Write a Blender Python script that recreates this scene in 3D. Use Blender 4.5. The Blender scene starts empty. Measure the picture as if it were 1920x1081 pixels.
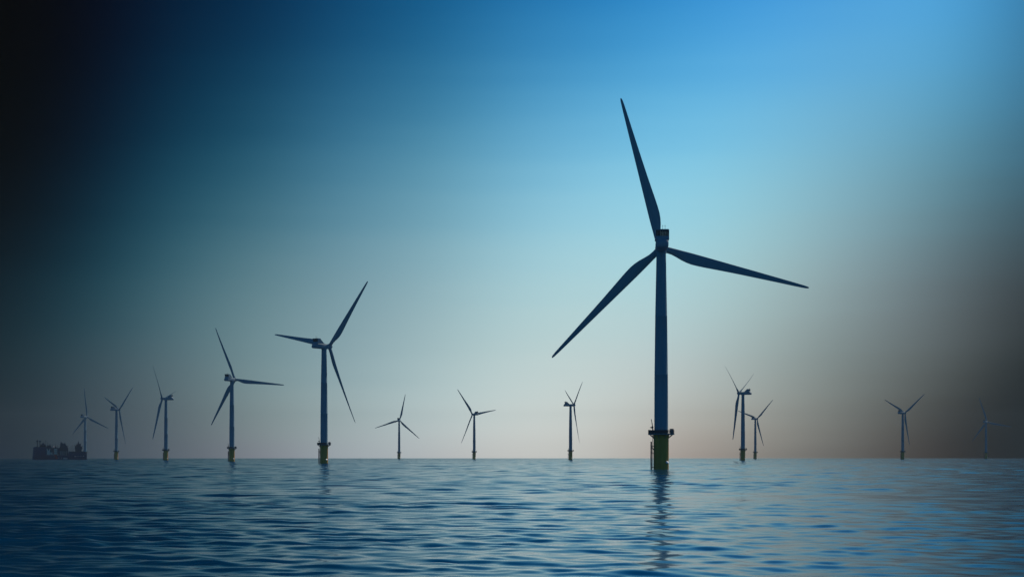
import bpy, bmesh, math, random
import numpy as np
from mathutils import Matrix, Vector

# ------------------------------------------------------------------ camera
scene = bpy.context.scene
COL = scene.collection
LENS = 50.0
EYE = 4.7
FPX = 1920 * LENS / 36.0            # focal length in photo pixels
cam_data = bpy.data.cameras.new('camera')
cam_data.lens = LENS
cam_data.sensor_width = 36.0
cam_data.shift_y = (855.6 / 1081.0 - 0.5) * 576.0 / 1024.0
cam_data.clip_start = 0.5
cam_data.clip_end = 40000.0
cam = bpy.data.objects.new('camera', cam_data)
cam.location = (0, 0, EYE)
cam.rotation_euler = (math.radians(90), 0, 0)
COL.objects.link(cam)
scene.camera = cam

# ------------------------------------------------------------------ sky, sun
SUN_AZ = math.radians(39)           # to the right of straight ahead
SUN_EL = math.radians(38)
SUN_STRENGTH = 2.0
HAZE_DENSITY = 8.5e-5
HAZE_COLOR = (0.38, 0.45, 0.45)

scene.view_settings.view_transform = 'Standard'
scene.view_settings.look = 'None'
scene.view_settings.exposure = 0.0
scene.view_settings.gamma = 1.0
scene.view_settings.use_curve_mapping = False
scene.cycles.use_denoising = True
scene.cycles.max_bounces = 8
scene.cycles.volume_bounces = 0

sun_data = bpy.data.lights.new('sun', 'SUN')
sun_data.energy = SUN_STRENGTH
sun_data.angle = math.radians(0.5)
sun_data.color = (1.0, 0.93, 0.82)
sun = bpy.data.objects.new('sun', sun_data)
sun_dir = Vector((math.sin(SUN_AZ) * math.cos(SUN_EL), math.cos(SUN_AZ) * math.cos(SUN_EL), math.sin(SUN_EL)))
sun.rotation_euler = sun_dir.to_track_quat('Z', 'Y').to_euler()
sun.location = (0, 0, 300)
COL.objects.link(sun)

# the sky ahead: bright haze under the sun, vignette darkening painted into both sides,
# one row per height above the horizon, one column per bearing (left to right)
SKY = [
    [(0.03968, 0.07276, 0), (0, 0, 0.4497), (0.0358, 0.09708, 0.1227), (0.2291, 0.2753, 0.3409), (0.3762, 0.4131, 0.4541), (0.5491, 0.5481, 0.5973), (0.7045, 0.7447, 0.7746), (0.7856, 0.7937, 0.8038), (0.876, 0.8685, 0.8464), (0.8559, 0.8571, 0.8342), (0.7095, 0.6453, 0.6079), (0.574, 0.5546, 0.5235), (0.4106, 0.3961, 0.3792), (0.2324, 0.186, 0.1607), (0, 0, 0), (0, 0, 0), (0.09651, 0.08768, 0.08051)],
    [(0.03, 0.05505, 0.0634), (0.005641, 0.04987, 0.07552), (0.05424, 0.1015, 0.138), (0.2285, 0.2727, 0.3109), (0.378, 0.4294, 0.4531), (0.5659, 0.6303, 0.6234), (0.7097, 0.7794, 0.7776), (0.8364, 0.9072, 0.9049), (0.9441, 0.981, 0.9614), (0.9321, 0.9526, 0.9274), (0.8305, 0.8152, 0.7715), (0.6915, 0.6898, 0.6526), (0.5011, 0.5055, 0.4804), (0.2623, 0.2512, 0.2333), (0, 0, 0), (0, 0, 0), (0.1079, 0.154, 0.1913)],
    [(0.03125, 0.05516, 0.06581), (0.024, 0.07665, 0.09778), (0.07608, 0.158, 0.1876), (0.2141, 0.2916, 0.3289), (0.3501, 0.4397, 0.4706), (0.4724, 0.5868, 0.6099), (0.5658, 0.6777, 0.71), (0.6678, 0.7725, 0.7857), (0.7664, 0.852, 0.8503), (0.7933, 0.8583, 0.8553), (0.7573, 0.8174, 0.822), (0.6192, 0.6815, 0.6767), (0.4708, 0.5165, 0.5137), (0.369, 0.4024, 0.4033), (0.1601, 0.1858, 0.1929), (0.09101, 0.1276, 0.152), (0.1252, 0.2047, 0.2646)],
    [(0.03329, 0.06026, 0.07249), (0.02477, 0.05032, 0.06382), (0.02416, 0.09538, 0.133), (0.07724, 0.2308, 0.2874), (0.263, 0.4175, 0.4661), (0.4121, 0.537, 0.569), (0.5018, 0.6247, 0.664), (0.5833, 0.7114, 0.7438), (0.6809, 0.8281, 0.8521), (0.7185, 0.8595, 0.8706), (0.7054, 0.8534, 0.8714), (0.668, 0.7705, 0.7701), (0.5513, 0.6218, 0.6416), (0.3942, 0.4411, 0.4657), (0.2314, 0.2426, 0.2539), (0.1588, 0.2203, 0.2633), (0.1525, 0.2633, 0.343)],
    [(0.03219, 0.06474, 0.07745), (0.03083, 0.01581, 0), (0.02272, 0, 0), (0.001658, 0.07942, 0.1437), (0.05332, 0.2417, 0.3348), (0.1385, 0.3577, 0.4556), (0.2651, 0.506, 0.6252), (0.3545, 0.5985, 0.7019), (0.4467, 0.7172, 0.8435), (0.5185, 0.802, 0.9238), (0.5456, 0.8461, 0.9544), (0.5406, 0.806, 0.8902), (0.4977, 0.7228, 0.7955), (0.3977, 0.6067, 0.668), (0.2524, 0.4381, 0.513), (0.1893, 0.3365, 0.4259), (0.1994, 0.3418, 0.4429)],
    [(0.02689, 0.05423, 0.0694), (0.03087, 0.04689, 0.036), (0.03657, 0.01764, 0), (0.03573, 0, 0.04634), (0, 0.08, 0.1695), (0, 0.1223, 0.2476), (0, 0.2067, 0.3793), (0.004148, 0.2824, 0.489), (0.05834, 0.3735, 0.6224), (0.06226, 0.4178, 0.7019), (0.1198, 0.4871, 0.7933), (0.198, 0.5769, 0.9078), (0.2735, 0.6387, 0.9401), (0.3206, 0.7239, 1.024), (0.231, 0.5558, 0.7998), (0.1628, 0.3394, 0.4699), (0.2081, 0.374, 0.4927)],
    [(0.04365, 0.07815, 0.118), (0.04692, 0.1006, 0.1526), (0.05505, 0.1004, 0.1626), (0.06892, 0.09425, 0.1638), (0.05548, 0.1388, 0.2167), (0.03988, 0.1531, 0.257), (0.06296, 0.2019, 0.3411), (0.05572, 0.2383, 0.4208), (0.09612, 0.3085, 0.5131), (0.07103, 0.332, 0.5732), (0.127, 0.392, 0.6362), (0.1276, 0.3718, 0.6109), (0.1359, 0.3049, 0.468), (0.157, 0.3417, 0.5132), (0.1038, 0.2306, 0.353), (0.09501, 0.1937, 0.2817), (0.1472, 0.2945, 0.4135)],
    [(0.08049, 0.1453, 0.2285), (0.07598, 0.1445, 0.2283), (0.07888, 0.1463, 0.2321), (0.08283, 0.1493, 0.2341), (0.08261, 0.165, 0.2531), (0.08308, 0.1794, 0.2784), (0.09875, 0.2074, 0.3259), (0.1031, 0.2355, 0.376), (0.12, 0.282, 0.4373), (0.1222, 0.3149, 0.4933), (0.1477, 0.347, 0.5266), (0.1404, 0.3136, 0.4741), (0.1358, 0.2653, 0.3841), (0.1189, 0.2263, 0.3321), (0.09783, 0.1905, 0.2852), (0.09213, 0.1843, 0.2769), (0.1024, 0.2111, 0.3185)],
    [(0.08354, 0.1527, 0.2386), (0.08448, 0.1514, 0.2367), (0.08353, 0.1515, 0.2354), (0.08273, 0.1558, 0.2423), (0.08335, 0.1565, 0.2467), (0.08595, 0.1667, 0.2634), (0.08586, 0.1781, 0.2831), (0.0923, 0.1979, 0.3117), (0.09476, 0.2205, 0.3472), (0.1071, 0.2501, 0.3891), (0.1118, 0.2628, 0.4074), (0.1209, 0.2592, 0.3899), (0.1211, 0.241, 0.3572), (0.1073, 0.2045, 0.3042), (0.1, 0.1942, 0.2932), (0.09761, 0.192, 0.2924), (0.09642, 0.1854, 0.2814)],
]


world = bpy.data.worlds.new('World')
scene.world = world
world.use_nodes = True
wn, wl = world.node_tree.nodes, world.node_tree.links
wn.clear()


class Graph:
    """Small helper that wires shader nodes."""
    def __init__(self, tree):
        self.n, self.l = tree.nodes, tree.links

    def put(self, sock, v):
        if hasattr(v, 'is_output'):
            self.l.new(v, sock)
        else:
            sock.default_value = v

    def math(self, op, a, b=0.0, c=None, clamp=False):
        m = self.n.new('ShaderNodeMath')
        m.operation = op
        m.use_clamp = clamp
        self.put(m.inputs[0], a)
        self.put(m.inputs[1], b)
        if c is not None:
            self.put(m.inputs[2], c)
        return m.outputs[0]

    def vmath(self, op, a, b=None, scale=None):
        m = self.n.new('ShaderNodeVectorMath')
        m.operation = op
        self.put(m.inputs[0], a)
        if b is not None:
            self.put(m.inputs[1], b)
        if scale is not None:
            self.put(m.inputs['Scale'], scale)
        return m.outputs[0]

    def ramp(self, fac, stops, mode='B_SPLINE'):
        r = self.n.new('ShaderNodeValToRGB')
        cr = r.color_ramp
        cr.interpolation = mode
        while len(cr.elements) < len(stops):
            cr.elements.new(0.5)
        for e, (p, c) in zip(cr.elements, stops):
            e.position = p
            e.color = (c[0], c[1], c[2], 1.0)
        self.l.new(fac, r.inputs[0])
        return r.outputs[0]

    def smooth(self, v, a, b):
        m = self.n.new('ShaderNodeMapRange')
        m.interpolation_type = 'SMOOTHSTEP'
        self.put(m.inputs['Value'], v)
        m.inputs['From Min'].default_value = a
        m.inputs['From Max'].default_value = b
        return m.outputs[0]


def build_sky():
    g = Graph(world.node_tree)
    tc = wn.new('ShaderNodeTexCoord')
    nrm = g.vmath('NORMALIZE', tc.outputs['Generated'])
    sep = wn.new('ShaderNodeSeparateXYZ')
    wl.new(nrm, sep.inputs[0])
    x, y, z = sep.outputs
    az = g.math('MULTIPLY', g.math('ARCTAN2', x, y), 180 / math.pi)
    el = g.math('MULTIPLY', g.math('ARCSINE', z), 180 / math.pi)
    # a little unevenness so that the gradient is not perfectly smooth
    stretch = g.vmath('MULTIPLY', nrm, (4.0, 4.0, 52.0))
    nz = wn.new('ShaderNodeTexNoise')
    nz.inputs['Scale'].default_value = 1.0
    nz.inputs['Detail'].default_value = 3.0
    wl.new(stretch, nz.inputs['Vector'])
    wob = g.math('SUBTRACT', nz.outputs[0], 0.5)
    el = g.math('MULTIPLY_ADD', wob, 0.8, el)
    az_p = g.math('ADD', g.math('DIVIDE', az, 54.0), 0.5, clamp=True)
    el_t = g.math('LOGARITHM', g.math('ADD', g.math('DIVIDE', g.math('MAXIMUM', el, 0.0), 3.0), 1.0), math.e)
    el_p = g.math('DIVIDE', el_t, 3.2, clamp=True)
    rows = len(SKY)
    total = None
    for k in range(3):
        stops = [(i / (rows - 1), (float(i == 3 * k), float(i == 3 * k + 1), float(i == 3 * k + 2))) for i in range(rows)]
        w = g.ramp(el_p, stops)
        ws = wn.new('ShaderNodeSeparateColor')
        wl.new(w, ws.inputs[0])
        for j in range(3):
            row = SKY[3 * k + j]
            c = g.ramp(az_p, [(i / (len(row) - 1), row[i]) for i in range(len(row))])
            c = g.vmath('SCALE', c, scale=ws.outputs[j])
            total = c if total is None else g.vmath('ADD', total, c)
    gam = wn.new('ShaderNodeGamma')
    gam.inputs['Gamma'].default_value = 2.2
    wl.new(total, gam.inputs['Color'])
    # everywhere else: the clear sky, thinned to the blue dusk light behind the camera
    sky = wn.new('ShaderNodeTexSky')
    sky.sky_type = 'NISHITA'
    sky.sun_disc = False
    sky.sun_elevation = SUN_EL
    sky.sun_rotation = SUN_AZ
    sky.air_density = 1.0
    sky.dust_density = 0.6
    sky.ozone_density = 3.0
    dim = g.vmath('MULTIPLY', sky.outputs[0], SKY_TINT)
    side = g.smooth(g.math('ABSOLUTE', az), 30.0, 62.0)
    high = g.smooth(el, 45.0, 75.0)
    away = g.math('MAXIMUM', side, high)
    mix = wn.new('ShaderNodeMix')
    mix.data_type = 'RGBA'
    wl.new(away, mix.inputs[0])
    front = g.vmath('SCALE', gam.outputs[0], scale=10.0)
    wl.new(front, mix.inputs[6])
    wl.new(dim, mix.inputs[7])
    bg = wn.new('ShaderNodeBackground')
    bg.inputs['Strength'].default_value = 0.1
    wl.new(mix.outputs[2], bg.inputs['Color'])
    out = wn.new('ShaderNodeOutputWorld')
    wl.new(bg.outputs[0], out.inputs['Surface'])


SKY_TINT = (0.085, 0.345, 0.53)
build_sky()

# ------------------------------------------------------------------ helpers
def tag(o, label=None, cat=None, group=None, kind=None):
    for k, v in (('label', label), ('category', cat), ('group', group), ('kind', kind)):
        if v:
            o[k] = v
    return o


def thing(name, loc, rz=0.0):
    o = bpy.data.objects.new(name, None)
    o.empty_display_size = 2.0
    o.location = loc
    o.rotation_euler = (0, 0, rz)
    COL.objects.link(o)
    return o


def finish(name, bm, mat, parent=None, smooth=40.0):
    me = bpy.data.meshes.new(name)
    bmesh.ops.recalc_face_normals(bm, faces=bm.faces)
    bm.to_mesh(me)
    bm.free()
    if smooth:
        me.shade_smooth()
        me.set_sharp_from_angle(angle=math.radians(smooth))
    me.materials.append(mat)
    o = bpy.data.objects.new(name, me)
    if parent is not None:
        o.parent = parent
    COL.objects.link(o)
    return o


def box(bm, lo, hi, mat=None):
    v = [bm.verts.new((lo[0] if i & 1 == 0 else hi[0], lo[1] if i & 2 == 0 else hi[1], lo[2] if i & 4 == 0 else hi[2])) for i in range(8)]
    for f in ((0, 2, 3, 1), (4, 5, 7, 6), (0, 1, 5, 4), (2, 6, 7, 3), (0, 4, 6, 2), (1, 3, 7, 5)):
        bm.faces.new([v[i] for i in f])
    if mat is not None:
        for q in v:
            q.co = mat @ q.co


def bevel_box(bm, lo, hi, r=0.1, mat=None):
    n0 = len(bm.verts)
    tmp = bmesh.new()
    box(tmp, lo, hi, mat)
    bmesh.ops.bevel(tmp, geom=tmp.edges[:], offset=r, segments=2, affect='EDGES')
    me = bpy.data.meshes.new('tmp')
    tmp.to_mesh(me)
    tmp.free()
    bm.from_mesh(me)
    bpy.data.meshes.remove(me)


def skin(bm, loops, cap=True, closed=True):
    rings = [[bm.verts.new(p) for p in lp] for lp in loops]
    for a, b in zip(rings, rings[1:]):
        n = len(a)
        for i in range(n if closed else n - 1):
            j = (i + 1) % n
            bm.faces.new((a[i], a[j], b[j], b[i]))
    if cap:
        bm.faces.new(rings[0][::-1])
        bm.faces.new(rings[-1])


def circle(r, z, n=32, cx=0.0, cy=0.0):
    return [(cx + r * math.cos(2 * math.pi * i / n), cy + r * math.sin(2 * math.pi * i / n), z) for i in range(n)]


def lathe(bm, prof, n=32):
    skin(bm, [circle(r, z, n) for r, z in prof])


def tube(bm, a, b, r, n=10, r2=None):
    a, b = Vector(a), Vector(b)
    q = (b - a).to_track_quat('Z', 'Y')
    r2 = r if r2 is None else r2
    skin(bm, [[a + q @ Vector((r * math.cos(2 * math.pi * i / n), r * math.sin(2 * math.pi * i / n), 0)) for i in range(n)],
              [b + q @ Vector((r2 * math.cos(2 * math.pi * i / n), r2 * math.sin(2 * math.pi * i / n), 0)) for i in range(n)]])


def prism(bm, pts, lo, hi, axis='y'):
    """extrude an outline; for axis y the outline is (x, z), for axis x it is (y, z)"""
    if axis == 'y':
        skin(bm, [[(p[0], lo, p[1]) for p in pts], [(p[0], hi, p[1]) for p in pts]])
    else:
        skin(bm, [[(lo, p[0], p[1]) for p in pts], [(hi, p[0], p[1]) for p in pts]])


def paint(name, color, rough=0.5, metal=0.0, vary=0.12, scale=0.6, streak=True):
    """painted steel: base colour with weather streaks running down it"""
    m = bpy.data.materials.new(name)
    m.use_nodes = True
    g = Graph(m.node_tree)
    b = m.node_tree.nodes['Principled BSDF']
    tc = g.n.new('ShaderNodeTexCoord')
    v = g.vmath('MULTIPLY', tc.outputs['Object'], (1.0, 1.0, 0.12 if streak else 1.0))
    nz = g.n.new('ShaderNodeTexNoise')
    nz.inputs['Scale'].default_value = scale
    nz.inputs['Detail'].default_value = 5.0
    g.l.new(v, nz.inputs['Vector'])
    k = 1.0 - vary
    c = g.ramp(nz.outputs[0], [(0.3, [q * k for q in color]), (0.7, [min(1, q * (1 + vary * 0.5)) for q in color])], 'LINEAR')
    g.l.new(c, b.inputs['Base Color'])
    b.inputs['Roughness'].default_value = rough
    b.inputs['Metallic'].default_value = metal
    b.inputs['Specular IOR Level'].default_value = 0.25
    return m


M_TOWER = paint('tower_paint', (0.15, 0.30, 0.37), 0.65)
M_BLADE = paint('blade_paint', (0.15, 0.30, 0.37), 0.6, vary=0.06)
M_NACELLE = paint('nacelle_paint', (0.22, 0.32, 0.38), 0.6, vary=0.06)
M_YELLOW = paint('yellow_paint', (0.76, 0.36, 0.07), 0.6, vary=0.2)
M_DARK = paint('dark_steel', (0.06, 0.07, 0.08), 0.5, streak=False)
M_STEEL = paint('galvanised_steel', (0.18, 0.20, 0.21), 0.5, 0.3, streak=False)
M_WHITE = paint('white_paint', (0.8, 0.8, 0.8), 0.35, vary=0.05, streak=False)
M_HULL = paint('hull_paint', (0.015, 0.045, 0.12), 0.5)
M_RED = paint('red_paint', (0.55, 0.05, 0.06), 0.5)
M_SHIP_WHITE = paint('ship_white_paint', (0.85, 0.60, 0.50), 0.45)
M_SHIP_DARK = paint('ship_grey_paint', (0.03, 0.055, 0.10), 0.5)
M_BUFF = paint('ship_buff_paint', (0.35, 0.30, 0.30), 0.5)
M_GLASS = paint('dark_window', (0.02, 0.025, 0.03), 0.1, streak=False)

# ------------------------------------------------------------------ sea
def water_material():
    m = bpy.data.materials.new('sea_water')
    m.use_nodes = True
    g = Graph(m.node_tree)
    b = m.node_tree.nodes['Principled BSDF']
    b.inputs['Base Color'].default_value = SEA_BASE + (1.0,)
    b.inputs['Roughness'].default_value = SEA_ROUGH
    b.inputs['IOR'].default_value = 1.27
    return m


SEA_BASE = (0.0001, 0.056, 0.130)
SEA_ROUGH = 0.12
SEA_SLOPE = 0.069


def build_sea():
    rng = np.random.default_rng(11)
    # distance rings: fine close to, at most 3 m apart until 3.2 km, then opening out
    r = [4.0]
    while r[-1] < 4300:
        q = r[-1]
        if q < 3600:
            r.append(q + min(0.0043 * q, 2.6))
        else:
            r.append(q * 1.05)
    r = np.array(r)
    front = np.radians(np.arange(-46, 46.001, 0.19))
    back = np.radians(np.arange(52, 309, 6.0))
    th = np.concatenate([front, back])
    NR, NT = len(r), len(th)
    R, T = np.meshgrid(r, th, indexing='ij')
    X, Y = R * np.sin(T), R * np.cos(T)
    d = np.minimum(0.0043 * R, 3.0)
    Z = np.zeros_like(X)
    n = 110
    lam = np.exp(np.linspace(math.log(0.45), math.log(20.0), n)) * rng.uniform(0.96, 1.04, n)
    ang = rng.normal(0, math.radians(33), n) + math.radians(4) + np.where(rng.random(n) < 0.12, math.radians(55), 0)
    ph = rng.uniform(0, 2 * math.pi, n)
    shape = np.exp(-0.5 * ((np.log(lam) - math.log(1.3)) / 0.85) ** 2)
    s2 = shape / shape.sum() * 2 * SEA_SLOPE ** 2
    dist = r[:, None]
    dd = np.minimum(0.0043 * dist, 2.6)
    w = np.clip((lam[None] / dd - 2.4) / 2.0, 0, 1) ** 2
    tot = (w ** 2 * s2[None]).sum(1)
    boost = np.sqrt(np.minimum(2 * SEA_SLOPE ** 2 / np.maximum(tot, 1e-9), 900.0))
    fade = np.clip((4300 - dist) / 1500, 0, 1) * np.clip((dist - 4) / 10, 0.2, 1)
    # gusts: patches where the small waves stand higher or lie down
    gust = np.zeros_like(X)
    for _ in range(14):
        L = rng.uniform(40, 170)
        a = rng.uniform(0, math.pi)
        gust += np.sin((X * math.cos(a) * 0.4 + Y * math.sin(a)) * 2 * math.pi / L + rng.uniform(0, 6.28))
    gust = 1 + 0.12 * gust
    for j in range(n):
        k = 2 * math.pi / lam[j]
        amp = math.sqrt(s2[j]) / k
        A = amp * w[:, j] * boost * fade[:, 0]
        if A.max() < 1e-6:
            continue
        P = k * (X * math.sin(ang[j]) + Y * math.cos(ang[j])) + ph[j]
        h = np.sin(P) + 0.12 * np.cos(2 * P)
        Z += A[:, None] * h * (gust if lam[j] < 6 else 1.0)
    co = np.stack([X, Y, Z], -1).reshape(-1, 3)
    co = np.vstack([co, [[0, 0, -0.2]]])
    a = np.arange(NR - 1)[:, None] * NT
    i = np.arange(NT)[None]
    j = (i + 1) % NT
    quads = np.stack([a + i, a + NT + i, a + NT + j, a + j], -1).reshape(-1, 4)[:, ::-1]
    c = len(co) - 1
    tris = np.stack([np.full(NT, c), np.arange(NT), (np.arange(NT) + 1) % NT], -1)[:, ::-1]
    me = bpy.data.meshes.new('sea')
    me.vertices.add(len(co))
    me.vertices.foreach_set('co', co.ravel())
    loops = np.concatenate([quads.ravel(), tris.ravel()])
    me.loops.add(len(loops))
    me.loops.foreach_set('vertex_index', loops.astype(np.int32))
    sizes = np.concatenate([np.full(len(quads), 4), np.full(len(tris), 3)])
    me.polygons.add(len(sizes))
    me.polygons.foreach_set('loop_start', np.concatenate([[0], np.cumsum(sizes)[:-1]]).astype(np.int32))
    me.update(calc_edges=True)
    me.validate()
    me.shade_smooth()
    me.materials.append(water_material())
    o = bpy.data.objects.new('sea', me)
    COL.objects.link(o)
    if me.polygons[0].normal.z < 0:
        me.flip_normals()
    tag(o, 'calm blue rippled sea reaching to the horizon', 'sea', kind='structure')


build_sea()

# ------------------------------------------------------------------ wind turbines
HUB_Z, OVERHANG, TILT = 80.5, 5.2, math.radians(5)
TOWER_TOP = 78.4


def airfoil(chord, thick, round_, twist, r, le, pre):
    """closed section of the blade at radius r; leading edge towards -X, upwind +Y"""
    pts = []
    n = 20
    ct, st = math.cos(twist), math.sin(twist)
    for i in range(n):
        a = 2 * math.pi * i / n
        x = 0.5 - 0.5 * math.cos(a)                  # 0 leading, 1 trailing
        yt = 5 * thick * (0.2969 * math.sqrt(x) - 0.126 * x - 0.3516 * x * x + 0.2843 * x ** 3 - 0.1036 * x ** 4)
        y = (yt if math.sin(a) >= 0 else -yt * 0.75)
        yc = 0.5 * math.sin(a)
        y = y * (1 - round_) + yc * round_
        px, py = le + x * chord, y * chord
        pts.append((px * ct + py * st, py * ct - px * st + pre, r))
    return pts


def blade_mesh():
    bm = bmesh.new()
    #      r    chord  thick round twist  le
    st = [(1.1, 2.30, .5, 1.0, 16, -1.15), (3.0, 2.30, .5, 1.0, 16, -1.15), (4.5, 2.45, .5, .8, 16, -1.16),
          (6.5, 3.0, .45, .45, 15, -1.18), (8.5, 3.6, .36, .15, 13, -1.2), (10.5, 4.0, .31, .04, 11.5, -1.2),
          (12.5, 4.15, .28, 0, 10, -1.18), (15, 4.05, .26, 0, 8.5, -1.14), (18, 3.8, .25, 0, 7, -1.08), (22, 3.42, .24, 0, 5.4, -1.0),
          (27, 2.98, .22, 0, 4, -.9), (33, 2.52, .21, 0, 2.6, -.79), (39, 2.1, .20, 0, 1.4, -.68), (45, 1.68, .19, 0, .4, -.57),
          (50, 1.34, .18, 0, -.3, -.47), (53.5, 1.06, .18, 0, -.6, -.38), (55.2, .82, .18, 0, -.8, -.3), (55.9, .5, .18, 0, -.8, -.18),
          (56.1, .15, .18, 0, -.8, -.05)]
    loops = []
    for r, c, t, q, tw, le in st:
        pre = 2.4 * (r / 56.0) ** 1.7
        loops.append(airfoil(c, t, q, math.radians(tw), r, le, pre))
    skin(bm, loops)
    return bm


def superellipse(y, w, z0, z1, n=28, e=4.0):
    pts = []
    for i in range(n):
        a = 2 * math.pi * i / n
        c, s = math.cos(a), math.sin(a)
        pts.append((math.copysign(abs(c) ** (2 / e), c) * w / 2, y, (z0 + z1) / 2 + math.copysign(abs(s) ** (2 / e), s) * (z1 - z0) / 2))
    return pts


def build_turbine():
    t = thing('offshore_wind_turbine', (0, 0, 0))
    # yellow foundation
    bm = bmesh.new()
    lathe(bm, [(2.72, -4), (2.72, 1.9), (2.78, 1.95), (2.78, 2.15), (2.72, 2.2), (2.72, 11.6), (2.9, 12.0), (2.9, 12.5)], 48)
    tp = finish('foundation', bm, M_YELLOW, t)
    bm = bmesh.new()
    n = Vector((0.6, -0.45, 0.66)).normalized()
    side = Vector((0, 0, 1)).cross(n).normalized()
    up = n.cross(side)
    mat = Matrix((( side.x, up.x, n.x, 2.12), (side.y, up.y, n.y, -2.12), (side.z, up.z, n.z, 2.75), (0, 0, 0, 1)))
    bevel_box(bm, (-0.6, -0.42, -0.5), (0.6, 0.42, 0.12), 0.08, mat)
    finish('glint_plate', bm, M_WHITE, tp)  # added white plate, tilted into the sun to stand in for a glint
    bm = bmesh.new()
    for s in (-0.85, 0.85):
        tube(bm, (-3.6, s, -2), (-3.6, s, 10.1), 0.19, 12)
        for z in (0.9, 6.0, 8.5):
            tube(bm, (-3.6, s, z), (-2.45, s, z), 0.13, 8)
        tube(bm, (-3.6, s, 8.3), (-2.5, s, 7.0), 0.11, 8)
    tube(bm, (-3.6, -0.85, 9.6), (-3.6, 0.85, 9.6), 0.12, 8)
    finish('boat_landing', bm, M_DARK, tp)
    bm = bmesh.new()
    for s in (-0.3, 0.3):
        tube(bm, (-3.05, s, 0.3), (-3.05, s, 12.6), 0.07, 6)
        for z in (4.0, 7.5, 11.2):
            tube(bm, (-3.05, s, z), (-2.55, s, z), 0.06, 6)
    z = 0.6
    while z < 12.5:
        tube(bm, (-3.05, -0.3, z), (-3.05, 0.3, z), 0.025, 5)
        z += 0.32
    finish('ladder', bm, M_DARK, tp)
    # tower
    bm = bmesh.new()
    lathe(bm, [(2.50, 12.5), (2.50, 13.1), (2.48, 13.15), (2.44, 28), (2.40, 34), (2.43, 34.05), (2.43, 34.25), (2.40, 34.3),
               (2.15, 55), (2.18, 55.05), (2.18, 55.25), (2.15, 55.3), (1.85, 70), (1.72, TOWER_TOP - .6), (1.85, TOWER_TOP - .5), (1.85, TOWER_TOP + .4)], 48)
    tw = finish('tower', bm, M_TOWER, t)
    bm = bmesh.new()
    bevel_box(bm, (-0.5, -2.58, 13.2), (0.5, -2.40, 15.3), 0.06)
    finish('door', bm, M_NACELLE, tw)
    # platform
    bm = bmesh.new()
    R = 4.55
    octo = [(R / math.cos(math.pi / 8) * math.cos(math.pi / 8 + k * math.pi / 4), R / math.cos(math.pi / 8) * math.sin(math.pi / 8 + k * math.pi / 4)) for k in range(8)]
    skin(bm, [[(x, y, 12.55) for x, y in octo], [(x, y, 12.95) for x, y in octo]])
    for k in range(8):
        a = k * math.pi / 4 + math.pi / 8
        tube(bm, (2.6 * math.cos(a), 2.6 * math.sin(a), 11.2), (4.3 * math.cos(a), 4.3 * math.sin(a), 12.55), 0.12, 8)
    pf = finish('platform', bm, M_STEEL, t)
    bm = bmesh.new()
    for k in range(8):
        a, b = Vector((*octo[k], 0)), Vector((*octo[(k + 1) % 8], 0))
        a *= 0.985
        b *= 0.985
        m = (a + b) / 2
        for z in (13.45, 13.85, 14.25):
            tube(bm, a + Vector((0, 0, z)), b + Vector((0, 0, z)), 0.045, 6)
        for i in range(4):
            p = a.lerp(b, i / 4)
            tube(bm, p + Vector((0, 0, 12.9)), p + Vector((0, 0, 14.25)), 0.045, 6)
        if m.x < 2.0:                                 # screened panels except on the open side
            n = m.normalized()
            d = (b - a).normalized()
            mat = Matrix(((d.x, n.x, 0, a.x - n.x * .03), (d.y, n.y, 0, a.y - n.y * .03), (0, 0, 1, 0), (0, 0, 0, 1)))
            box(bm, (0.05, -0.06, 13.0), ((b - a).length - 0.05, -0.03, 14.15), mat)
    finish('railing', bm, M_DARK, pf)
    bm = bmesh.new()
    tube(bm, (-3.1, -0.6, 12.9), (-3.1, -0.6, 15.6), 0.2, 12)
    tube(bm, (-3.1, -0.6, 15.3), (-3.65, -0.7, 18.2), 0.15, 10, 0.10)
    tube(bm, (-4.1, -0.7, 15.15), (-2.9, -0.6, 15.15), 0.16, 8)
    tube(bm, (-3.05, -0.6, 13.6), (-3.45, -0.66, 16.9), 0.07, 8)
    bevel_box(bm, (-3.65, -0.85, 14.85), (-2.95, -0.35, 15.5), 0.05)
    finish('davit_crane', bm, M_DARK, pf)
    bm = bmesh.new()
    bevel_box(bm, (3.15, -1.3, 12.95), (4.35, 0.4, 14.6), 0.08)
    box(bm, (3.05, -1.4, 14.6), (4.5, 0.5, 14.72))
    finish('switch_cabinet', bm, M_STEEL, pf)
    # nacelle
    bm = bmesh.new()
    prof = [(3.5, 2.9, -1.6, 1.2), (3.0, 3.5, -1.9, 1.45), (1.0, 4.1, -2.05, 1.5), (-3.0, 4.4, -2.05, 1.5), (-8.6, 4.4, -2.05, 1.45), (-9.6, 4.2, -2.0, .9), (-10.2, 3.7, -1.8, .25), (-10.55, 2.9, -1.5, -.3)]
    skin(bm, [superellipse(y, w, a, b) for y, w, a, b in prof])
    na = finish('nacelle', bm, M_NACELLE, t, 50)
    bm = bmesh.new()
    side = [(-2.3, 1.4), (-6.1, 4.75), (-8.7, 4.55), (-8.0, 2.3), (-9.0, 1.2)]
    for s in (-1, 1):
        x0, x1 = sorted((s * 2.42, s * 2.24))
        prism(bm, side, x0, x1, 'x')
    box(bm, (-2.24, -8.75, 4.5), (2.24, -6.1, 4.78))
    prism(bm, [(-8.95, 1.2), (-7.6, 1.2), (-7.3, 2.42), (-8.25, 2.42)], -2.24, 2.24, 'x')
    co = finish('rooftop_cooler', bm, M_NACELLE, na)
    bm = bmesh.new()
    x = -2.2
    while x < 2.2:
        prism(bm, [(-8.25, 2.4), (-7.3, 2.4), (-7.6, 4.6), (-8.6, 4.6)], x, x + 0.50, 'x')
        x += 0.56
    finish('cooler_louvre', bm, M_DARK, co)
    bm = bmesh.new()
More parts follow.
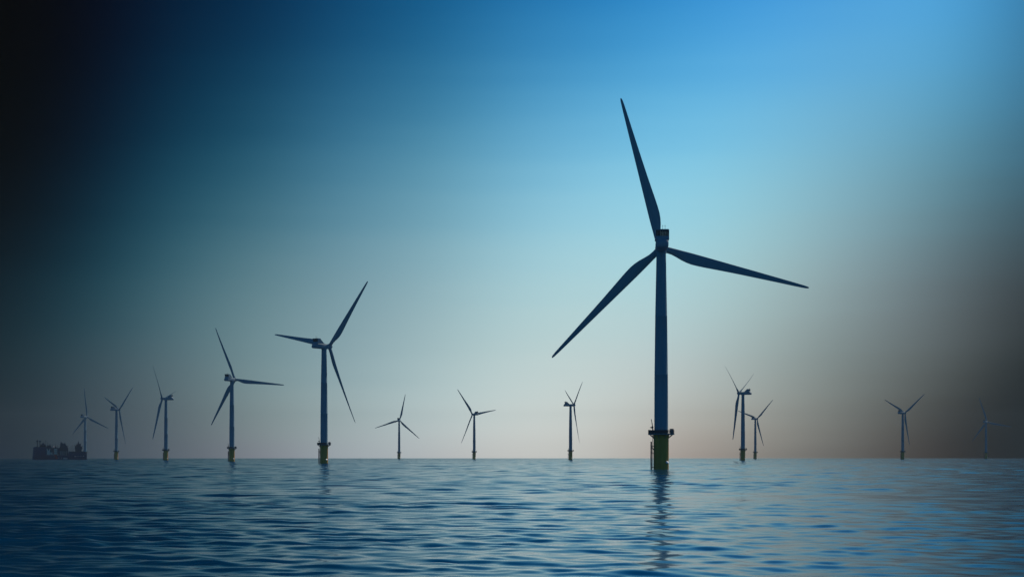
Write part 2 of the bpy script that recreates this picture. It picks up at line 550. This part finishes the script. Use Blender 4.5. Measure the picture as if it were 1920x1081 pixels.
    for x in (0.1, 1.0):
        tube(bm, (x, -8.0, 4.7), (x, -8.0, 6.3), 0.05, 6)
        tube(bm, (x - .3, -8.0, 6.1), (x + .3, -8.0, 6.1), 0.035, 6)
    finish('wind_sensor', bm, M_DARK, co)
    # rotor
    bm = bmesh.new()
    prof = [(1.35, -1.75), (1.6, -1.5), (1.85, -.9), (1.95, 0), (1.85, .9), (1.5, 1.6), (1.0, 2.05), (.5, 2.3), (.12, 2.38)]
    skin(bm, [[(r * math.cos(2 * math.pi * i / 32), y, r * math.sin(2 * math.pi * i / 32)) for i in range(32)] for r, y in prof])
    hub = finish('hub', bm, M_NACELLE, t)
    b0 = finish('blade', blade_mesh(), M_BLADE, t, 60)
    for _ in range(2):
        b = b0.copy()
        COL.objects.link(b)
    return t


def pose(t, yaw, phase, pitch=0.0):
    """turn nacelle and rotor: yaw to the right of straight ahead, phase clockwise from upright"""
    Ry = Matrix.Rotation(-math.radians(yaw), 4, 'Z')
    k = 0
    for c in t.children:
        kind = c.name.split('.')[0]
        if kind == 'nacelle':
            c.matrix_basis = Matrix.Translation((0, 0, HUB_Z)) @ Ry
        elif kind in ('hub', 'blade'):
            m = Matrix.Translation((0, 0, HUB_Z)) @ Ry @ Matrix.Translation((0, OVERHANG, 0)) @ Matrix.Rotation(TILT, 4, 'X')
            a = phase
            if kind == 'blade':
                a += 120 * k
                k += 1
            c.matrix_basis = m @ Matrix.Rotation(math.radians(a), 4, 'Y')
            if kind == 'blade':
                c.matrix_basis = c.matrix_basis @ Matrix.Rotation(-math.radians(pitch), 4, 'Z')


def copy_tree(o, parent=None):
    c = o.copy()
    COL.objects.link(c)
    if parent is not None:
        c.parent = parent
    for ch in list(o.children):
        copy_tree(ch, c)
    return c


TURBINES = [   # tower column in the photo's 1920 px width, distance, yaw, rotor phase, label
    (1239.7, 513, 3.1, 345.0, 'largest and nearest wind turbine, its dark tower on a yellow base mirrored in the sea'),
    (607.6, 977, 36.7, 42.3, 'second largest wind turbine, its drooping lower blade lit pale by the sun'),
    (434.8, 1398, 25.1, 336.2, 'wind turbine with a blade pointing flat right, next left of the second largest'),
    (311.2, 1862, -83.0, 318.7, 'side-on wind turbine with cooler fin on the right and two blades opening left'),
    (218.3, 2295, 46.5, 52.6, 'wind turbine just right of the one behind the ship, nacelle pointing left'),
    (159.6, 2718, 30.0, 353.8, 'wind turbine standing directly behind the end of the dark ship'),
    (748.4, 2980, 6.0, 13.0, 'pale small wind turbine right of the second largest, one blade almost upright'),
    (889.2, 2548, -40.0, 320.3, 'pale wind turbine with cooler fin on the right and a blade pointing right beyond'),
    (1069.8, 2094, 76.5, 55.4, 'side-on pale wind turbine with two thin blades making a V above its nacelle'),
    (1393.0, 1702, -59.9, 304.2, 'side-on blue wind turbine right of the nearest one, in front of a fainter turbine'),
    (1416.2, 2860, 51.1, 48.6, 'faint hazy wind turbine partly behind the blades of a side-on blue turbine'),
    (1692.6, 2473, 61.3, 56.2, 'lone dim wind turbine standing by itself in the grey haze, nacelle pointing left'),
    (1848.8, 3125, 44.0, 341.9, 'faintest wind turbine, nearly lost in the dark sky at the far right'),
]

PITCH = {1: -25, 2: 12, 3: -42, 7: 15, 9: -45}      # blades turned out of the wind on some machines
first = build_turbine()
for i, (u, D, yaw, phase, label) in enumerate(TURBINES):
    t = first if i == 0 else copy_tree(first)
    t.location = ((u - 960) * D / FPX, D, 0)
    pose(t, yaw, phase, PITCH.get(i, 0))
    tag(t, label, 'wind turbine', 'wind turbines of the offshore wind farm')

# ------------------------------------------------------------------ ship
def build_ship():
    D, S = 2222.0, 1.2
    rz = math.atan2(960 - 112, FPX)
    ship = thing('offshore_support_ship', ((112 - 960) * D / FPX, D, 0), rz)
    tag(ship, 'dark blue offshore construction ship with cranes, masts and white deckhouses on the horizon', 'ship')

    def X(u):
        return (u - 112) / S

    def Zp(v):
        return (861.2 - v) / S
    # hull: plan sections from the tall end (left) to the low working deck (right)
    W = 9.5
    secs = [(63.2, 3.0, 838), (64.5, 6.0, 837.6), (67, 8.2, 837.4), (72, W, 837.4), (88.2, W, 838.5), (88.8, W, 851.5), (126, W, 853.5), (127, W, 849), (150, W, 848), (158, W - .6, 847.6), (160.6, W - 1.8, 848.5)]
    bm = bmesh.new()
    loops = []
    for u, w, v in secs:
        z = Zp(v)
        rake = 1.6 if u < 70 else 0.0
        loops.append([(X(u), -w * .86, -3), (X(u) - rake * .0, -w, 1.5), (X(u) + (rake if u < 66 else 0), -w, z), (X(u) + (rake if u < 66 else 0), w, z), (X(u), w, 1.5), (X(u), w * .86, -3)])
    skin(bm, loops)
    hull = finish('hull', bm, M_HULL, ship, 25)
    tag(hull, 'dark navy hull, tall at the left end and low at the right')
    Yf = -W
    # red slanting flash and pale lettering blocks on the side
    bm = bmesh.new()
    prism(bm, [(X(102), Zp(851.6)), (X(106.6), Zp(851.6)), (X(108.6), Zp(859.5)), (X(104.6), Zp(859.5))], Yf - .06, Yf - .01)
    finish('red_flash', bm, M_RED, hull)
    bm = bmesh.new()
    random.seed(5)
    for u0, u1, v0, v1 in ((109.5, 115.8, 857.4, 858.6), (118.4, 126, 857.6, 860.2), (137, 141.5, 854.4, 855.8), (144, 147, 854.4, 855.6), (149, 155, 854.0, 855.6)):
        u = u0
        while u < u1 - .3:
            k = random.uniform(.9, 1.6)
            if random.random() < .85:
                prism(bm, [(X(u), Zp(v1)), (X(min(u + k, u1)), Zp(v1)), (X(min(u + k, u1)), Zp(v0)), (X(u), Zp(v0))], Yf - .05, Yf - .005)
            u += k + .35
    finish('lettering', bm, M_SHIP_WHITE, hull)
    # wheelhouse block over the tall end
    bm = bmesh.new()
    bevel_box(bm, (X(76.5), -8, Zp(838.2)), (X(88), 8, Zp(834.5)), .3)
    bevel_box(bm, (X(78.5), -7, Zp(834.6)), (X(86.4), 7, Zp(832.6)), .3)
    wh = finish('wheelhouse', bm, M_SHIP_DARK, ship)
    bm = bmesh.new()
    box(bm, (X(77), -8.06, Zp(836.6)), (X(87.6), -8.0, Zp(835.4)))
    finish('bridge_window', bm, M_GLASS, wh)
    bm = bmesh.new()
    prism(bm, [(X(80.4), Zp(832.6)), (X(84.8), Zp(832.6)), (X(82.9), Zp(829.6)), (X(82.1), Zp(829.6))], -2, 2)
    tube(bm, (X(82.5), 0, Zp(830)), (X(82.5), 0, Zp(827.6)), .25, 6)
    finish('radar_mast', bm, M_SHIP_DARK, wh)
    # pair of masts over the tall end
    for u, top in ((72.2, 824.6), (76.9, 825.6)):
        bm = bmesh.new()
        tube(bm, (X(u), 0, Zp(837.6)), (X(u), 0, Zp(top)), .75, 8, .5)
        bevel_box(bm, (X(u) - 1.3, -1.4, Zp(828.6)), (X(u) + 1.3, 1.4, Zp(825.8)), .3)
        bevel_box(bm, (X(u) - .9, -2.2, Zp(832.2)), (X(u) + .9, 2.2, Zp(831.0)), .2)
        finish('mast', bm, M_SHIP_DARK, ship)
    bm = bmesh.new()
    tube(bm, (X(86.6), 2, Zp(835)), (X(86.6), 2, Zp(825.6)), .28, 6)
    box(bm, (X(84.9), 1.8, Zp(826.6)), (X(88.6), 2.2, Zp(826.2)))
    finish('aerial_mast', bm, M_SHIP_DARK, ship)
    # midships superstructure
    bm = bmesh.new()
    bevel_box(bm, (X(88.4), -8.6, Zp(851.6)), (X(113), 8.6, Zp(839.2)), .4)
    bevel_box(bm, (X(88), -7, Zp(839.4)), (X(97.6), 7, Zp(836.4)), .4)
    bevel_box(bm, (X(89.4), -5, Zp(836.5)), (X(96.4), 5, Zp(834.4)), .3)
    bevel_box(bm, (X(103), -5, Zp(839.4)), (X(106), 5, Zp(836.6)), .3)
    ss = finish('superstructure', bm, M_SHIP_DARK, ship)
    bm = bmesh.new()
    for i in range(3):
        z = 841.2 + i * 3.6
        bevel_box(bm, (X(101.6), -10.2, Zp(z + 2.7)), (X(107.6), -8.6, Zp(z)), .2)
    finish('deckhouse', bm, M_SHIP_WHITE, ss)
    for i in range(2):
        z = 843.95 + i * 3.6
        bm = bmesh.new()
        box(bm, (X(101.9), -9.4, Zp(z + .8)), (X(107.3), -8.58, Zp(z)))
        finish('deckhouse_window', bm, M_GLASS, ss)
    # white davit with its boat
    bm = bmesh.new()
    bevel_box(bm, (X(89), -10.4, Zp(852.6)), (X(94.6), -8.6, Zp(845.2)), .4)
    prism(bm, [(X(89), Zp(845.4)), (X(92), Zp(846)), (X(91.4), Zp(843)), (X(89.6), Zp(840.6)), (X(88.6), Zp(841.4))], -10.2, -9.0)
    prism(bm, [(X(92), Zp(846)), (X(94.4), Zp(846)), (X(95.4), Zp(841)), (X(94), Zp(840.6)), (X(92.8), Zp(843.6))], -10.2, -9.0)
    bevel_box(bm, (X(95.2), -10.2, Zp(851.6)), (X(99.4), -8.6, Zp(847.4)), .4)
    finish('boat_davit', bm, M_SHIP_WHITE, ship)
    # tall midships handling tower
    bm = bmesh.new()
    prism(bm, [(X(111.5), Zp(846)), (X(113.2), Zp(838)), (X(113.2), Zp(830)), (X(114), Zp(828.4)), (X(115.6), Zp(828.6)), (X(117.4), Zp(831.6)), (X(119), Zp(832)), (X(119.4), Zp(830.6)), (X(121.6), Zp(830.4)), (X(122.6), Zp(833.4)), (X(124.4), Zp(835.4)), (X(125.2), Zp(838)), (X(127.4), Zp(839.6)), (X(127.6), Zp(846))], -4, 4)
    tube(bm, (X(114.6), -2, Zp(829)), (X(114.6), -2, Zp(826.8)), .25, 6)
    tube(bm, (X(120.4), 2, Zp(831)), (X(120.4), 2, Zp(828.8)), .25, 6)
    random.seed(8)
    for _ in range(26):
        u, v = random.uniform(112.5, 126.5), random.uniform(829.5, 842)
        if v < 832 + abs(u - 116) * .8:
            v += 5
        q = random.uniform(.5, 1.3)
        y = random.choice((-4.6, 4.2))
        box(bm, (X(u) - q, y, Zp(v) - q * .5), (X(u) + q, y + .5, Zp(v) + q * random.uniform(.3, 1.6)))
    for u, v0, v1 in ((112.2, 840, 831), (117.8, 832, 827.9), (123.6, 835, 830.2), (126.4, 839, 834.5)):
        tube(bm, (X(u), 0, Zp(v0)), (X(u) + random.uniform(-1, 1), 0, Zp(v1)), .28, 6, .15)
    finish('handling_tower', bm, M_SHIP_DARK, ship)
    bm = bmesh.new()
    for u in (112.6, 115.4, 118.6, 122.6, 126.2):
        bevel_box(bm, (X(u), -8.4, Zp(854)), (X(u) + 1.5, -6.6, Zp(845.4)), .2)
    finish('deck_stanchion', bm, M_BUFF, ship)
    bm = bmesh.new()
    bevel_box(bm, (X(110), -6.4, Zp(853.8)), (X(128), 6.4, Zp(845.2)), .3)
    finish('deck_machinery', bm, M_SHIP_DARK, ship)
    for u, top in ((130.2, 838.5), (132.6, 834.5), (135.4, 833.5), (137.4, 839)):
        bm = bmesh.new()
        tube(bm, (X(u), -1, Zp(850)), (X(u), -1, Zp(top)), .32, 6, .2)
        box(bm, (X(u) - .9, -1.1, Zp(top + 2.2)), (X(u) + .9, -.9, Zp(top + 1.9)))
        finish('deck_pole', bm, M_SHIP_DARK, ship)
    bm = bmesh.new()
    bevel_box(bm, (X(127.5), -8.4, Zp(849.4)), (X(155.6), 8.4, Zp(845.8)), .3)
    finish('working_deck', bm, M_SHIP_DARK, ship)
    for u, v0, v1 in ((90.5, 834.6, 829.5), (94.8, 836.4, 831), (99.5, 839.4, 832), (104.4, 836.8, 831.5), (108.6, 839.4, 834)):
        bm = bmesh.new()
        tube(bm, (X(u), 1, Zp(v0)), (X(u), 1, Zp(v1)), .3, 6, .18)
        box(bm, (X(u) - .8, .9, Zp(v1 + 1.6)), (X(u) + .8, 1.1, Zp(v1 + 1.2)))
        finish('aerial_mast', bm, M_SHIP_DARK, ship)
    bm = bmesh.new()
    lathe(bm, [(1.5, 0), (1.7, .8), (1.5, 1.8), (.8, 2.5), (.1, 2.7)], 12)
    bmesh.ops.translate(bm, vec=(X(101), -3, Zp(839.6)), verts=bm.verts)
    finish('radome', bm, M_SHIP_WHITE, ship)
    # deck crane: pedestal, cab, folded jib
    bm = bmesh.new()
    prism(bm, [(X(140), Zp(846)), (X(138.6), Zp(838.6)), (X(139.6), Zp(836)), (X(141.6), Zp(838)), (X(142.4), Zp(833.4)), (X(144), Zp(832.4)), (X(144.6), Zp(828)), (X(146.2), Zp(828)), (X(147), Zp(832)), (X(149.4), Zp(831)), (X(150.4), Zp(833.6)), (X(149.4), Zp(836)), (X(152.4), Zp(838)), (X(152.8), Zp(841)), (X(151), Zp(842)), (X(151.6), Zp(846))], -3, 3)
    for _ in range(22):
        u, v = random.uniform(138.6, 152.4), random.uniform(832, 843)
        q = random.uniform(.4, 1.2)
        y = random.choice((-3.5, 3.1))
        if abs(u - 145.6) < (v - 828) * .7:
            box(bm, (X(u) - q, y, Zp(v) - q * .6), (X(u) + q, y + .45, Zp(v) + q * random.uniform(.3, 1.7)))
    for u, w, v0, v1 in ((140, 138.2, 837, 833), (142.5, 140.6, 834, 829.6), (149, 151.4, 832, 829.4), (151.5, 153.4, 838, 834)):
        tube(bm, (X(u), 0, Zp(v0)), (X(w), 0, Zp(v1)), .35, 6, .2)
    cr = finish('deck_crane', bm, M_SHIP_DARK, ship)
    bm = bmesh.new()
    tube(bm, (X(139), 0, Zp(837)), (X(145.4), 0, Zp(831)), .5, 8)
    tube(bm, (X(145.4), 0, Zp(828)), (X(145.4), 0, Zp(825.6)), .3, 6)
    tube(bm, (X(145.4), 0, Zp(831)), (X(153), 0, Zp(839)), .45, 8)
    finish('crane_jib', bm, M_SHIP_DARK, cr)
    bm = bmesh.new()
    for s in (-1, 1):
        for z in (846.4, 847.4):
            tube(bm, (X(153), s * 8.6, Zp(z)), (X(160), s * 7.6, Zp(z)), .12, 6)
    for u in (153, 156.5, 160):
        tube(bm, (X(u), -8.4, Zp(848.4)), (X(u), -8.4, Zp(846.2)), .12, 6)
    finish('stern_rail', bm, M_SHIP_DARK, ship)


build_ship()

# ------------------------------------------------------------------ haze
def build_haze():
    m = bpy.data.materials.new('haze')
    m.use_nodes = True
    nt = m.node_tree
    nt.nodes.clear()
    out = nt.nodes.new('ShaderNodeOutputMaterial')
    v = nt.nodes.new('ShaderNodeVolumePrincipled')
    v.inputs['Color'].default_value = HAZE_COLOR + (1.0,)
    v.inputs['Density'].default_value = HAZE_DENSITY
    v.inputs['Anisotropy'].default_value = 0.0
    nt.links.new(v.outputs[0], out.inputs['Volume'])
    bm = bmesh.new()
    box(bm, (-4600, -4600, -6), (4600, 4600, 145))
    o = finish('haze', bm, m, None, 0)
    tag(o, 'pale sea haze that fades the farther turbines', 'haze', kind='stuff')


build_haze()
